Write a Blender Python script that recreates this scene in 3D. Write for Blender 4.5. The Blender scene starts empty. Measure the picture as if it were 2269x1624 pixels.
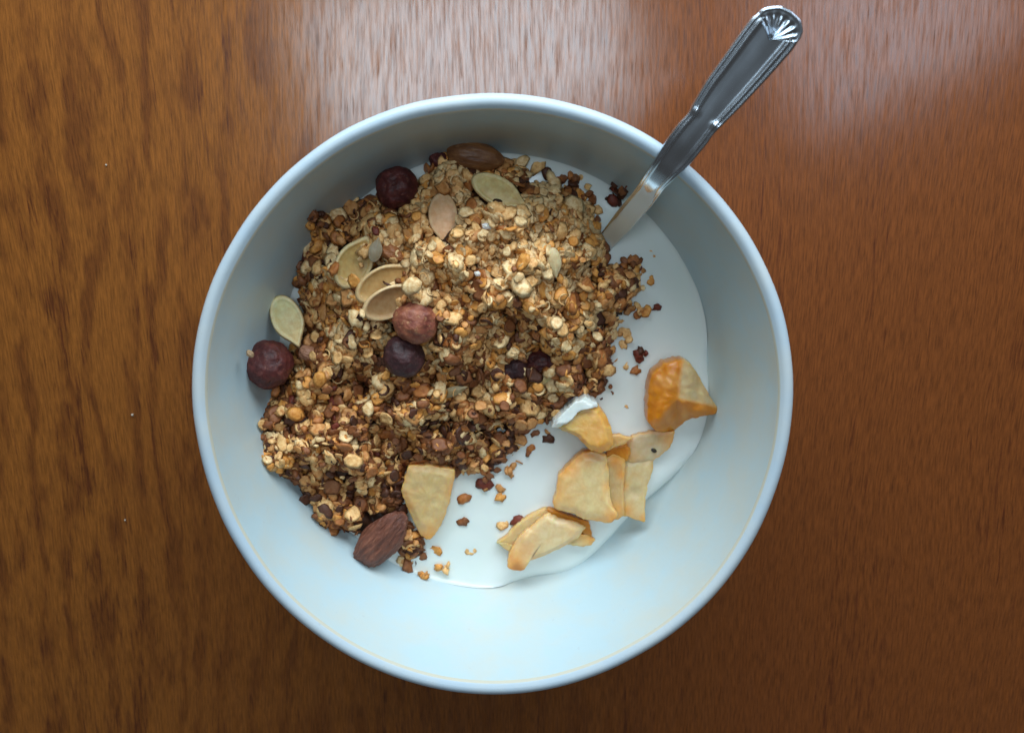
import bpy, math, random
import numpy as np
from mathutils import Vector, Matrix, noise

random.seed(7)
rng = np.random.default_rng(7)
scene = bpy.context.scene
COL = scene.collection
R = math.radians

# ------------------------------------------------------------------ camera
TILT = R(12.0)
CAM = np.array([0.0058, 0.0694, 0.3181])
F = 1965.0                       # focal length in pixels of a 2269 px wide picture
PW, PH = 2269.0, 1624.0
cam_data = bpy.data.cameras.new("camera")
cam = bpy.data.objects.new("camera", cam_data)
COL.objects.link(cam)
cam.location = CAM
cam.rotation_euler = (-TILT, 0, 0)
cam_data.sensor_width = 36
cam_data.lens = 36 * F / PW
cam_data.clip_start = 0.01
cam_data.clip_end = 20
cam_data.dof.use_dof = True
cam_data.dof.focus_distance = 0.283
cam_data.dof.aperture_fstop = 13
scene.camera = cam

# ------------------------------------------------------------------ light
world = bpy.data.worlds.new("World")
scene.world = world
world.use_nodes = True
bg = world.node_tree.nodes["Background"]
bg.inputs[0].default_value = (1.0, 0.94, 0.90, 1)
bg.inputs[1].default_value = 0.045

def area(name, theta, phi, dist, w, h, power, color, target=(0, 0, 0.03)):
    l = bpy.data.lights.new(name, 'AREA')
    l.shape = 'RECTANGLE'; l.size = w; l.size_y = h
    l.energy = power; l.color = color
    o = bpy.data.objects.new(name, l); COL.objects.link(o)
    d = Vector((math.sin(R(theta)) * math.sin(R(phi)), math.sin(R(theta)) * math.cos(R(phi)), math.cos(R(theta))))
    o.location = Vector(target) + d * dist
    o.rotation_euler = d.to_track_quat('Z', 'Y').to_euler()
    return o
area("window_light", 62, 4, 0.58, 0.86, 0.28, 7.2, (0.80, 0.92, 1.0))
area("upper_window_light", 13.5, -13, 1.15, 0.48, 0.27, 3.0, (0.72, 0.88, 1.0))
area("side_window_light", 31, 61, 1.3, 0.26, 0.34, 0.9, (0.74, 0.84, 1.0))

scene.view_settings.view_transform = 'Standard'
scene.view_settings.look = 'None'
scene.view_settings.exposure = 0
scene.view_settings.gamma = 1
scene.cycles.max_bounces = 8

# ------------------------------------------------------------------ picture <-> world
CT, ST = math.cos(TILT), math.sin(TILT)
def at(px, py, z):
    """point of the world seen at pixel (px, py) and lying at height z"""
    x = (px - PW / 2) / F; y = -(py - PH / 2) / F
    dx, dy, dz = x, y * CT - ST, -y * ST - CT
    t = (z - CAM[2]) / dz
    return np.array([CAM[0] + dx * t, CAM[1] + dy * t, z])
def at_v(px, py, z):
    x = (px - PW / 2) / F; y = -(py - PH / 2) / F
    dz = -y * ST - CT
    t = (z - CAM[2]) / dz
    return np.stack([CAM[0] + x * t, CAM[1] + (y * CT - ST) * t, z + 0 * t], -1)
def mpp(px, py, z):
    return float(np.linalg.norm(at(px + 1, py, z) - at(px, py, z)))

# ------------------------------------------------------------------ object helpers
def tag(o, label=None, cat=None, group=None, kind=None):
    if label: o['label'] = label
    if cat: o['category'] = cat
    if group: o['group'] = group
    if kind: o['kind'] = kind
    return o
def link(name, me, parent=None):
    o = bpy.data.objects.new(name, me); COL.objects.link(o)
    if parent is not None: o.parent = parent
    return o
def mesh(name, V, Fc, mat, smooth=True, cols=None):
    me = bpy.data.meshes.new(name)
    me.from_pydata([tuple(v) for v in V], [], [tuple(f) for f in Fc])
    me.update()
    if smooth: me.polygons.foreach_set('use_smooth', [True] * len(me.polygons))
    if cols is not None:
        a = me.color_attributes.new('tint', 'FLOAT_COLOR', 'POINT')
        c = np.ones((len(V), 4), np.float32); c[:, :3] = cols
        a.data.foreach_set('color', c.ravel())
    me.materials.append(mat)
    return me
def empty(name, loc):
    o = bpy.data.objects.new(name, None); COL.objects.link(o); o.location = loc
    o.empty_display_size = 0.005
    return o
def lathe(prof, n=160, ys=1.0, closed=False, wob=None):
    V, Fc = [], []
    m = len(prof)
    for i in range(n):
        a = 2 * math.pi * i / n
        for (r, z) in prof:
            w = wob(a, z) if wob else 0
            V.append(((r + w) * math.cos(a), (r + w) * math.sin(a) * ys, z))
    for i in range(n):
        j = (i + 1) % n
        for k in range(m - 1):
            Fc.append((i * m + k, j * m + k, j * m + k + 1, i * m + k + 1))
    return V, Fc
def fbm(x, y, z=0.0, o=4):
    return noise.fractal(Vector((x, y, z)), 1.0, 2.0, o)

# ------------------------------------------------------------------ materials
def new_mat(name):
    m = bpy.data.materials.new(name); m.use_nodes = True
    nt = m.node_tree
    return m, nt, nt.nodes["Principled BSDF"]
def N(nt, t, **kw):
    n = nt.nodes.new(t)
    for k, v in kw.items(): setattr(n, k, v)
    return n
def ramp(nt, pts, interp='LINEAR'):
    r = nt.nodes.new('ShaderNodeValToRGB'); e = r.color_ramp.elements
    r.color_ramp.interpolation = interp
    while len(e) < len(pts): e.new(0.5)
    for q, (p, c) in zip(e, pts):
        q.position = p; q.color = (c[0], c[1], c[2], 1) if not isinstance(c, (int, float)) else (c, c, c, 1)
    return r
def noise_tex(nt, coord, scale, detail=4, rough=0.55, vec=None, dist=0.0, rot=None):
    L = nt.links.new
    src = coord
    if vec or rot:
        mp = N(nt, 'ShaderNodeMapping')
        if vec: mp.inputs['Scale'].default_value = vec
        if rot: mp.inputs['Rotation'].default_value = rot
        L(coord, mp.inputs[0]); src = mp.outputs[0]
    t = N(nt, 'ShaderNodeTexNoise')
    t.inputs['Scale'].default_value = scale; t.inputs['Detail'].default_value = detail
    t.inputs['Roughness'].default_value = rough; t.inputs['Distortion'].default_value = dist
    L(src, t.inputs['Vector'])
    return t
def mixc(nt, fac, a, b, mode='MIX'):
    m = N(nt, 'ShaderNodeMix'); m.data_type = 'RGBA'; m.blend_type = mode
    L = nt.links.new
    for s, k in ((fac, 0), (a, 6), (b, 7)):
        if hasattr(s, 'default_value') or hasattr(s, 'is_linked'): L(s, m.inputs[k])
        elif isinstance(s, (int, float)): m.inputs[k].default_value = s
        else: m.inputs[k].default_value = (*s, 1)
    return m.outputs[2]
def math_n(nt, op, a, b=0.0):
    m = N(nt, 'ShaderNodeMath'); m.operation = op
    for s, k in ((a, 0), (b, 1)):
        if isinstance(s, (int, float)): m.inputs[k].default_value = s
        else: nt.links.new(s, m.inputs[k])
    return m.outputs[0]
def bump(nt, h, dist, strength=1.0, prev=None):
    b = N(nt, 'ShaderNodeBump'); b.inputs['Distance'].default_value = dist
    b.inputs['Strength'].default_value = strength
    nt.links.new(h, b.inputs['Height'])
    if prev is not None: nt.links.new(prev, b.inputs['Normal'])
    return b.outputs[0]

def wood_material():
    m, nt, p = new_mat("varnished_wood"); L = nt.links.new
    co = N(nt, 'ShaderNodeTexCoord').outputs['Object']
    # gentle sideways drift of the grain
    drift = noise_tex(nt, co, 1.0, 2, 0.5, vec=(5, 3, 1))
    sub = N(nt, 'ShaderNodeVectorMath', operation='SUBTRACT'); sub.inputs[1].default_value = (0.5, 0.5, 0.5)
    L(drift.outputs['Color'], sub.inputs[0])
    scl = N(nt, 'ShaderNodeVectorMath', operation='MULTIPLY'); scl.inputs[1].default_value = (0.03, 0.0, 0)
    L(sub.outputs[0], scl.inputs[0])
    add = N(nt, 'ShaderNodeVectorMath', operation='ADD'); L(co, add.inputs[0]); L(scl.outputs[0], add.inputs[1])
    c2 = add.outputs[0]
    fine = noise_tex(nt, c2, 1.0, 5, 0.65, vec=(850, 58, 1))
    mid = noise_tex(nt, c2, 1.0, 4, 0.6, vec=(220, 5, 1), rot=(0, 0, R(1)))
    broad = noise_tex(nt, c2, 1.0, 3, 0.5, vec=(34, 3.2, 1))
    tone = noise_tex(nt, co, 1.0, 2, 0.5, vec=(7, 4, 1))
    # slanting wavy figure of the left half
    mp = N(nt, 'ShaderNodeMapping'); mp.inputs['Scale'].default_value = (1, 0.30, 1); mp.inputs['Rotation'].default_value = (0, 0, R(12)); L(c2, mp.inputs[0])
    fig = N(nt, 'ShaderNodeTexWave'); fig.inputs['Scale'].default_value = 25; fig.inputs['Distortion'].default_value = 11.0
    fig.inputs['Detail'].default_value = 3; fig.inputs['Detail Scale'].default_value = 1.6; fig.inputs['Detail Roughness'].default_value = 0.6; L(mp.outputs[0], fig.inputs[0])
    brk = noise_tex(nt, c2, 1.0, 3, 0.6, vec=(120, 34, 1), rot=(0, 0, R(12)))
    br = ramp(nt, [(0.40, 0.0), (0.62, 1.0)]); L(brk.outputs['Fac'], br.inputs[0])
    fr = ramp(nt, [(0.15, 0.0), (1.05, 1.0)]); L(math_n(nt, 'MULTIPLY', fig.outputs['Fac'], math_n(nt, 'ADD', 0.35, br.outputs[0])), fr.inputs[0])
    sx = N(nt, 'ShaderNodeSeparateXYZ'); L(co, sx.inputs[0])
    # how golden the veneer is: left leaf golden, right leaf redder, edge softened by noise
    xs = math_n(nt, 'ADD', math_n(nt, 'MULTIPLY', sx.outputs[0], -3.4), math_n(nt, 'MULTIPLY', tone.outputs['Fac'], 1.0))
    xr = ramp(nt, [(0.22, 0.0), (0.95, 1.0)]); L(xs, xr.inputs[0])
    # distance from the top of the table towards the sitter: the veneer reddens
    light = mixc(nt, xr.outputs[0], (0.185, 0.052, 0.011), (0.238, 0.079, 0.013))
    dark = mixc(nt, xr.outputs[0], (0.090, 0.020, 0.005), (0.098, 0.026, 0.006))
    g = math_n(nt, 'ADD', math_n(nt, 'MULTIPLY', fine.outputs['Fac'], 1.2),
               math_n(nt, 'ADD', math_n(nt, 'MULTIPLY', mid.outputs['Fac'], 0.45), math_n(nt, 'MULTIPLY', broad.outputs['Fac'], 0.55)))
    gr = ramp(nt, [(0.78, 1.0), (1.42, 0.0)]); L(g, gr.inputs[0])
    figm = math_n(nt, 'MULTIPLY', fr.outputs[0], math_n(nt, 'ADD', 0.05, math_n(nt, 'MULTIPLY', xr.outputs[0], 0.58)))
    k = math_n(nt, 'MINIMUM', math_n(nt, 'ADD', gr.outputs[0], figm), 1.0)
    c = mixc(nt, k, light, dark)
    # short dark pores
    pore = noise_tex(nt, c2, 1.0, 2, 0.5, vec=(1300, 90, 1))
    pr = ramp(nt, [(0.60, 0.0), (0.72, 1.0)]); L(pore.outputs['Fac'], pr.inputs[0])
    c = mixc(nt, math_n(nt, 'MULTIPLY', pr.outputs[0], 0.18), c, (0.06, 0.02, 0.01))
    hair = noise_tex(nt, c2, 1.0, 4, 0.7, vec=(1900, 125, 1))
    hr = ramp(nt, [(0.34, 0.60), (0.62, 1.18)]); L(hair.outputs['Fac'], hr.inputs[0])
    c = mixc(nt, 1.0, c, hr.outputs[0], 'MULTIPLY')
    L(c, p.inputs['Base Color'])
    rr = ramp(nt, [(0.3, 0.36), (0.7, 0.46)]); L(fine.outputs['Fac'], rr.inputs[0])
    L(rr.outputs[0], p.inputs['Roughness'])
    p.inputs['Specular IOR Level'].default_value = 0.15
    p.inputs['Coat Weight'].default_value = 1.0; p.inputs['Coat Roughness'].default_value = 0.16; p.inputs['Coat IOR'].default_value = 1.75
    hh = math_n(nt, 'ADD', fine.outputs['Fac'], math_n(nt, 'MULTIPLY', pr.outputs[0], -0.8))
    L(bump(nt, hh, 0.00022, 0.16), p.inputs['Normal'])
    cw = ramp(nt, [(0.42, 1.0), (0.66, 0.35)]); L(fine.outputs['Fac'], cw.inputs[0])
    L(math_n(nt, 'MULTIPLY', cw.outputs[0], math_n(nt, 'SUBTRACT', 1.0, math_n(nt, 'MULTIPLY', pr.outputs[0], 0.6))), p.inputs['Coat Weight'])
    return m

def glaze_material(name, base, warm):
    m, nt, p = new_mat(name); L = nt.links.new
    co = N(nt, 'ShaderNodeTexCoord').outputs['Object']
    a = noise_tex(nt, co, 42, 5, 0.6); b = noise_tex(nt, co, 420, 3, 0.6)
    ra = ramp(nt, [(0.38, 0.0), (0.68, 1.0)]); L(a.outputs['Fac'], ra.inputs[0])
    c = mixc(nt, math_n(nt, 'MULTIPLY', ra.outputs[0], 0.85), base, warm)
    rb = ramp(nt, [(0.68, 0.0), (0.78, 1.0)]); L(b.outputs['Fac'], rb.inputs[0])
    c = mixc(nt, math_n(nt, 'MULTIPLY', rb.outputs[0], 0.32), c, (0.38, 0.40, 0.42))
    L(c, p.inputs['Base Color'])
    p.inputs['Roughness'].default_value = 0.36
    p.inputs['Specular IOR Level'].default_value = 0.4
    L(bump(nt, a.outputs['Fac'], 0.0004, 0.5), p.inputs['Normal'])
    return m

def simple(name, col, rough=0.5, sss=0.0, rad=(0.002, 0.001, 0.0006), spec=0.4):
    m, nt, p = new_mat(name)
    p.inputs['Base Color'].default_value = (*col, 1); p.inputs['Roughness'].default_value = rough
    p.inputs['Subsurface Weight'].default_value = sss; p.inputs['Subsurface Radius'].default_value = rad
    p.inputs['Subsurface Scale'].default_value = 1.0
    p.inputs['Specular IOR Level'].default_value = spec
    return m

def milk_material():
    m, nt, p = new_mat("milk"); L = nt.links.new
    co = N(nt, 'ShaderNodeTexCoord').outputs['Object']
    a = noise_tex(nt, co, 22, 3, 0.5); ra = ramp(nt, [(0.35, 0.0), (0.7, 1.0)]); L(a.outputs['Fac'], ra.inputs[0])
    L(mixc(nt, ra.outputs[0], (0.80, 0.86, 0.80), (0.84, 0.88, 0.85)), p.inputs['Base Color'])
    p.inputs['Roughness'].default_value = 0.16; p.inputs['Specular IOR Level'].default_value = 0.5
    p.inputs['Subsurface Weight'].default_value = 0.35
    p.inputs['Subsurface Radius'].default_value = (0.003, 0.0025, 0.002); p.inputs['Subsurface Scale'].default_value = 1
    return m

def cereal_material():
    m, nt, p = new_mat("toasted_cereal"); L = nt.links.new
    at_ = N(nt, 'ShaderNodeAttribute', attribute_name='tint')
    geo = N(nt, 'ShaderNodeNewGeometry').outputs['Position']
    a = noise_tex(nt, geo, 900, 3, 0.6)
    ra = ramp(nt, [(0.32, 0.0), (0.66, 1.0)]); L(a.outputs['Fac'], ra.inputs[0])
    c1 = mixc(nt, 1.0, at_.outputs['Color'], (0.70, 0.53, 0.38), 'MULTIPLY')
    c = mixc(nt, ra.outputs[0], c1, at_.outputs['Color'])
    L(c, p.inputs['Base Color'])
    p.inputs['Roughness'].default_value = 0.5; p.inputs['Specular IOR Level'].default_value = 0.35
    b = noise_tex(nt, geo, 1800, 2, 0.6)
    L(bump(nt, b.outputs['Fac'], 0.0002, 0.5), p.inputs['Normal'])
    return m

def nut_material(name, c0, c1, streak, rough=0.52, scale=(1, 1, 1), sc=300):
    m, nt, p = new_mat(name); L = nt.links.new
    co = N(nt, 'ShaderNodeTexCoord').outputs['Object']
    a = noise_tex(nt, co, sc, 4, 0.65, vec=scale)
    ra = ramp(nt, [(0.34, 0.0), (0.66, 1.0)]); L(a.outputs['Fac'], ra.inputs[0])
    b = noise_tex(nt, co, sc * 2.6, 3, 0.6, vec=scale)
    rb = ramp(nt, [(0.58, 0.0), (0.70, 1.0)]); L(b.outputs['Fac'], rb.inputs[0])
    c = mixc(nt, ra.outputs[0], c0, c1)
    c = mixc(nt, math_n(nt, 'MULTIPLY', rb.outputs[0], 0.6), c, streak)
    L(c, p.inputs['Base Color']); p.inputs['Roughness'].default_value = rough
    p.inputs['Specular IOR Level'].default_value = 0.45
    L(bump(nt, a.outputs['Fac'], 0.0009, 0.7), p.inputs['Normal'])
    return m

def tint_material(name, rough=0.4, sss=0.25, sc=500, amp=0.35, bd=0.0003, spec=0.4, rad=(0.002, 0.0011, 0.0005)):
    m, nt, p = new_mat(name); L = nt.links.new
    at_ = N(nt, 'ShaderNodeAttribute', attribute_name='tint')
    co = N(nt, 'ShaderNodeTexCoord').outputs['Object']
    a = noise_tex(nt, co, sc, 4, 0.6)
    ra = ramp(nt, [(0.36, 0.0), (0.66, 1.0)]); L(a.outputs['Fac'], ra.inputs[0])
    c1 = mixc(nt, 1.0, at_.outputs['Color'], (1 - amp * 0.5, 1 - amp, 1 - amp * 1.5), 'MULTIPLY')
    L(mixc(nt, ra.outputs[0], c1, at_.outputs['Color']), p.inputs['Base Color'])
    p.inputs['Roughness'].default_value = rough; p.inputs['Specular IOR Level'].default_value = spec
    p.inputs['Subsurface Weight'].default_value = sss
    p.inputs['Subsurface Radius'].default_value = rad; p.inputs['Subsurface Scale'].default_value = 1
    L(bump(nt, a.outputs['Fac'], bd, 0.6), p.inputs['Normal'])
    return m

def steel_material():
    m, nt, p = new_mat("stainless_steel"); L = nt.links.new
    co = N(nt, 'ShaderNodeTexCoord').outputs['Object']
    p.inputs['Metallic'].default_value = 1
    p.inputs['Base Color'].default_value = (0.74, 0.83, 0.92, 1)
    a = noise_tex(nt, co, 60, 3, 0.5); ra = ramp(nt, [(0.3, 0.20), (0.7, 0.27)]); L(a.outputs['Fac'], ra.inputs[0])
    L(ra.outputs[0], p.inputs['Roughness'])
    return m

M_WOOD = wood_material()
M_GLAZE = glaze_material("bowl_glaze", (0.49, 0.63, 0.675), (0.58, 0.60, 0.54))
M_RIM = glaze_material("rim_glaze", (0.44, 0.55, 0.63), (0.55, 0.60, 0.60))
M_LINE = simple("bare_stoneware", (0.56, 0.54, 0.44), 0.6)
M_MILK = milk_material()
M_CEREAL = cereal_material()
M_HAZEL = nut_material("hazelnut_skin", (0.045, 0.008, 0.008), (0.13, 0.025, 0.02), (0.24, 0.08, 0.05))
M_HAZEL_PALE = nut_material("hazelnut_flaking_skin", (0.16, 0.035, 0.025), (0.36, 0.12, 0.06), (0.50, 0.28, 0.13))
M_HAZEL_DARK = nut_material("hazelnut_dark_skin", (0.028, 0.010, 0.012), (0.075, 0.022, 0.022), (0.12, 0.05, 0.045))
M_ALMOND = nut_material("almond_skin", (0.085, 0.024, 0.013), (0.21, 0.068, 0.036), (0.32, 0.13, 0.07), 0.5, (0.28, 1.3, 1), 420)
M_ALMOND.node_tree.nodes["Bump"].inputs["Distance"].default_value = 0.0022
M_ALMOND_LIGHT = nut_material("almond_toasted_skin", (0.13, 0.045, 0.016), (0.27, 0.11, 0.035), (0.38, 0.2, 0.08), 0.45, (0.3, 1.2, 1), 300)
M_SEED = tint_material("pumpkin_seed_hull", 0.42, 0.2, 700, 0.22, 0.00012)
M_APPLE = tint_material("baked_apple", 0.34, 0.75, 420, 0.16, 0.00025, 0.5, (0.0045, 0.0026, 0.001))
M_STEEL = steel_material()

# ------------------------------------------------------------------ table top
V = [(-1.2, -0.9, 0), (1.2, -0.9, 0), (1.2, 1.0, 0), (-1.2, 1.0, 0), (-1.2, -0.9, -0.03), (1.2, -0.9, -0.03), (1.2, 1.0, -0.03), (-1.2, 1.0, -0.03)]
Fc = [(0, 1, 2, 3), (7, 6, 5, 4), (0, 4, 5, 1), (1, 5, 6, 2), (2, 6, 7, 3), (3, 7, 4, 0)]
table = link("table_top", mesh("table_top", V, Fc, M_WOOD, smooth=False))
tag(table, "varnished reddish brown wooden table top under the bowl", kind='structure')

# ------------------------------------------------------------------ bowl
YS = 1.0266
MZ = 0.0166
inner = [(0.0, .0055), (.02, .0055), (.045, .0060), (.060, .0078), (.069, .0113), (.0729, .0140), (.0751, .0166), (.0768, .0205), (.0783, .0255),
         (.0797, .0310), (.0810, .0370), (.0822, .0430), (.0834, .0490), (.0844, .0540), (.0850, .0575), (.0853, .0592), (.08545, .0600)]
lin = [(.08545, .0600), (.0856, .0605), (.0859, .0610)]
rim = [(.0859, .0610), (.0866, .0617), (.0875, .0621), (.0884, .0620), (.0893, .0615), (.0899, .0606), (.0900, .0595), (.0898, .0582)]
outer = [(.0898, .0582), (.0888, .052), (.0868, .040), (.0835, .027), (.077, .0150), (.066, .0078), (.054, .0050), (.047, .0044)]
foot = [(.047, .0044), (.0462, .0008), (.0452, 0.0003), (.042, 0.0003), (.0412, .0010), (.0405, .0032), (.02, .0032), (0.0, .0032)]
def wob(a, z):
    k = min(1, z / 0.06)
    return k * (0.00025 + 0.00028 * math.sin(2 * a - 1.4) + 0.00032 * math.sin(3 * a + 0.1) + 0.00012 * math.sin(7 * a) + 0.00016 * noise.noise(Vector((math.cos(a) * 6, math.sin(a) * 6, z * 40))))
bowl = empty("bowl", (0, 0, 0))
tag(bowl, "round pale blue grey glazed stoneware bowl standing on the wooden table", "bowl")
for nm, pf, mt in (("inner_wall", inner, M_GLAZE), ("glaze_line", lin, M_LINE), ("rim", rim, M_RIM), ("outer_wall", outer, M_GLAZE), ("foot_ring", foot, M_LINE)):
    v, f = lathe(pf, 192, YS, wob=wob)
    o = link(nm, mesh(nm, v, [q[::-1] for q in f] if nm else f, mt), bowl)
inr = np.array([p[0] for p in inner]); inz = np.array([p[1] for p in inner])
def wall_z(r): return np.interp(r, inr, inz)
def surf_z(px, py):
    """height of the bowl wall or milk seen at a pixel"""
    px = np.asarray(px, float); py = np.asarray(py, float)
    lo = np.full(px.shape, MZ); hi = np.full(px.shape, 0.0595)
    for _ in range(24):
        mid = (lo + hi) / 2
        P = at_v(px, py, mid)
        r = np.hypot(P[..., 0], P[..., 1] / YS)
        inside = mid < np.maximum(wall_z(r), MZ)
        lo = np.where(inside, mid, lo); hi = np.where(inside, hi, mid)
    return (lo + hi) / 2

# ------------------------------------------------------------------ milk
bumps = [  # places where the milk climbs a little on things standing in it
    (1500, 900, 80), (1300, 960, 70), (1290, 1080, 80), (1210, 1200, 70), (1430, 1060, 60), (950, 1120, 70), (1380, 500, 40), (1390, 590, 45)]
BW = [(at(x, y, MZ), r * 0.000155) for x, y, r in bumps]
def milk_edge(a):
    """radius of the milk's edge and how far it is pulled back, by angle"""
    deg = (math.degrees(a) + 180) % 360 - 180
    pull = .075 * math.exp(-((deg + 44) / 19.0) ** 2) + .028 * math.exp(-((deg + 80) / 9.0) ** 2) + .020 * math.exp(-((deg - 4) / 12.0) ** 2)
    pull += .006 * max(0, noise.noise(Vector((math.cos(a) * 3, math.sin(a) * 3, 2))))
    return .0758 * (1 - pull), pull
V, Fc = [(0, 0, MZ)], []
nr, na = 70, 256
for i in range(1, nr + 1):
    for j in range(na):
        a = 2 * math.pi * j / na
        re, pull = milk_edge(a)
        q = 1 - (1 - i / nr) ** 1.6
        r = re * q
        x, y = r * math.cos(a), r * math.sin(a) * YS
        g = min(1, pull / .02)
        z = MZ + (1 - g) * 0.0010 * math.exp(-(re - r) / 0.0013)
        z -= g * (MZ - float(wall_z(re)) + .0004) * math.exp(-((re - r) / 0.0020))
        for P, s in BW: z += 0.0008 * math.exp(-((x - P[0])**2 + (y - P[1])**2) / (s * s))
        z += 0.00032 * noise.noise(Vector((x * 75, y * 75, 3))) + 0.00010 * noise.noise(Vector((x * 260, y * 260, 5)))
        V.append((x, y, z))
for j in range(na): Fc.append((0, 1 + j, 1 + (j + 1) % na))
for i in range(nr - 1):
    for j in range(na):
        a = 1 + i * na; k = (j + 1) % na
        Fc.append((a + j, a + na + j, a + na + k, a + k))
milk = link("milk", mesh("milk", V, Fc, M_MILK))
tag(milk, "pool of white milk in the bowl around the granola and apple", "milk")

# ------------------------------------------------------------------ heap shape
POLY = np.array([(684, 530), (688, 485), (735, 478), (775, 455), (805, 432), (850, 440), (890, 420), (930, 400), (965, 350), (1000, 335), (1060, 345), (1120, 358), (1155, 372),
    (1180, 400), (1230, 402), (1275, 425), (1300, 455), (1325, 490), (1342, 545), (1350, 590), (1385, 600), (1418, 590), (1412, 640),
    (1395, 690), (1368, 725), (1360, 790), (1345, 850), (1318, 885), (1270, 895), (1235, 925), (1195, 945), (1150, 965), (1140, 1005),
    (1100, 1040), (1060, 1048), (1010, 1042), (900, 1045), (890, 1085), (915, 1160), (945, 1200), (930, 1235), (890, 1235), (850, 1190), (790, 1192), (740, 1178), (698, 1155),
    (690, 1118), (640, 1065), (592, 1035), (578, 985), (578, 930), (600, 880), (635, 800), (650, 740), (662, 680), (648, 630), (665, 580)], float)
def poly_dist(px, py):
    """signed distance in pixels, positive inside"""
    px = np.asarray(px, float); py = np.asarray(py, float)
    d = np.full(px.shape, 1e9); ins = np.zeros(px.shape, bool)
    n = len(POLY)
    for i in range(n):
        a, b = POLY[i], POLY[(i + 1) % n]
        e = b - a
        t = np.clip(((px - a[0]) * e[0] + (py - a[1]) * e[1]) / (e @ e), 0, 1)
        d = np.minimum(d, np.hypot(px - a[0] - t * e[0], py - a[1] - t * e[1]))
        c = ((a[1] > py) != (b[1] > py)) & (px < (b[0] - a[0]) * (py - a[1]) / (b[1] - a[1] + 1e-12) + a[0])
        ins ^= c
    return np.where(ins, d, -d)
def gau(px, py, cx, cy, sx, sy): return np.exp(-((px - cx) / sx)**2 - ((py - cy) / sy)**2)
_n1 = np.frompyfunc(lambda x, y: fbm(x / 75, y / 75, 1.3, 3), 2, 1)
_n2 = np.frompyfunc(lambda x, y: noise.noise(Vector((x / 24, y / 24, 7.7))), 2, 1)
def heap_h(px, py):
    d = poly_dist(px, py)
    hm = (0.0095 + 0.0150 * gau(px, py, 1100, 560, 300, 190) + 0.0070 * gau(px, py, 720, 960, 150, 130)
          + 0.0040 * gau(px, py, 850, 640, 150, 120) - 0.0045 * gau(px, py, 860, 1090, 110, 90) - 0.0040 * gau(px, py, 1050, 980, 130, 60)
          - 0.0035 * gau(px, py, 870, 840, 110, 40))
    n1 = _n1(px, py).astype(float); n2 = _n2(px, py).astype(float)
    e = 1 - np.exp(-np.maximum(d, 0) / 34)
    return (hm + 0.0080 * n1 + 0.0036 * n2) * e
def heap_z(px, py):
    px = np.asarray(px, float); py = np.asarray(py, float)
    s = surf_z(px, py)
    return s + np.maximum(heap_h(px, py), 0) * np.clip(1 - (s - MZ) / 0.05, 0.3, 1)
def hz(px, py): return float(heap_z(np.array([px]), np.array([py]))[0])
def sz(px, py): return float(surf_z(np.array([px]), np.array([py]))[0])

# ------------------------------------------------------------------ cereal piece shapes (unit size), each (V, tris)
def flake_shape(kind, seed):
    r = random.Random(seed)
    V, Fc = [], []
    n = 10
    asp = r.uniform(0.68, 0.95)
    ph = r.uniform(0, 6.28)
    cup = r.uniform(-0.12, 0.22); fold = r.uniform(0.0, 0.35)
    rad = [1 + 0.16 * math.sin(2 * k * 6.283 / n + ph) + r.uniform(-0.16, 0.12) for k in range(n)]
    if r.random() < 0.5: rad[r.randrange(n)] *= 0.55         # a split in the edge
    th = r.uniform(0.13, 0.22)
    def hgt(x, y): return cup * (x * x + y * y) - fold * math.exp(-(y / 0.16)**2) * 0.4 + 0.12 * math.sin(3 * x + ph)
    V.append((0, 0, hgt(0, 0) + th))
    for q, tt in ((0.62, 0.95), (1.0, 0.0)):
        for k in range(n):
            a = 6.283185 * k / n
            x, y = rad[k] * q * math.cos(a), rad[k] * q * math.sin(a) * asp
            V.append((x, y, hgt(x, y) + th * tt + r.uniform(-.05, .05)))
    for k in range(n):
        a = 6.283185 * k / n
        x, y = rad[k] * .62 * math.cos(a), rad[k] * .62 * math.sin(a) * asp
        V.append((x, y, hgt(x, y) - th * 0.9))
    V.append((0, 0, hgt(0, 0) - th))
    for k in range(n):
        j = (k + 1) % n
        Fc.append((0, 1 + k, 1 + j))
        Fc += [(1 + k, 1 + n + k, 1 + n + j), (1 + k, 1 + n + j, 1 + j)]
        Fc += [(1 + n + k, 1 + 2 * n + k, 1 + 2 * n + j), (1 + n + k, 1 + 2 * n + j, 1 + n + j)]
        Fc.append((1 + 3 * n, 1 + 2 * n + j, 1 + 2 * n + k))
    return np.array(V), np.array(Fc)
def ico(sub=1):
    t = (1 + 5 ** .5) / 2
    v = [(-1, t, 0), (1, t, 0), (-1, -t, 0), (1, -t, 0), (0, -1, t), (0, 1, t), (0, -1, -t), (0, 1, -t), (t, 0, -1), (t, 0, 1), (-t, 0, -1), (-t, 0, 1)]
    f = [(0, 11, 5), (0, 5, 1), (0, 1, 7), (0, 7, 10), (0, 10, 11), (1, 5, 9), (5, 11, 4), (11, 10, 2), (10, 7, 6), (7, 1, 8), (3, 9, 4), (3, 4, 2), (3, 2, 6), (3, 6, 8), (3, 8, 9), (4, 9, 5), (2, 4, 11), (6, 2, 10), (8, 6, 7), (9, 8, 1)]
    v = [Vector(p).normalized() for p in v]
    for _ in range(sub):
        c = {}; nf = []
        def mid(a, b):
            k = (min(a, b), max(a, b))
            if k not in c: v.append(((v[a] + v[b]) / 2).normalized()); c[k] = len(v) - 1
            return c[k]
        for a, b, d in f:
            x, y, z = mid(a, b), mid(b, d), mid(d, a)
            nf += [(a, x, z), (b, y, x), (d, z, y), (x, y, z)]
        f = nf
    return v, f
ICO1 = ico(1)
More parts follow.
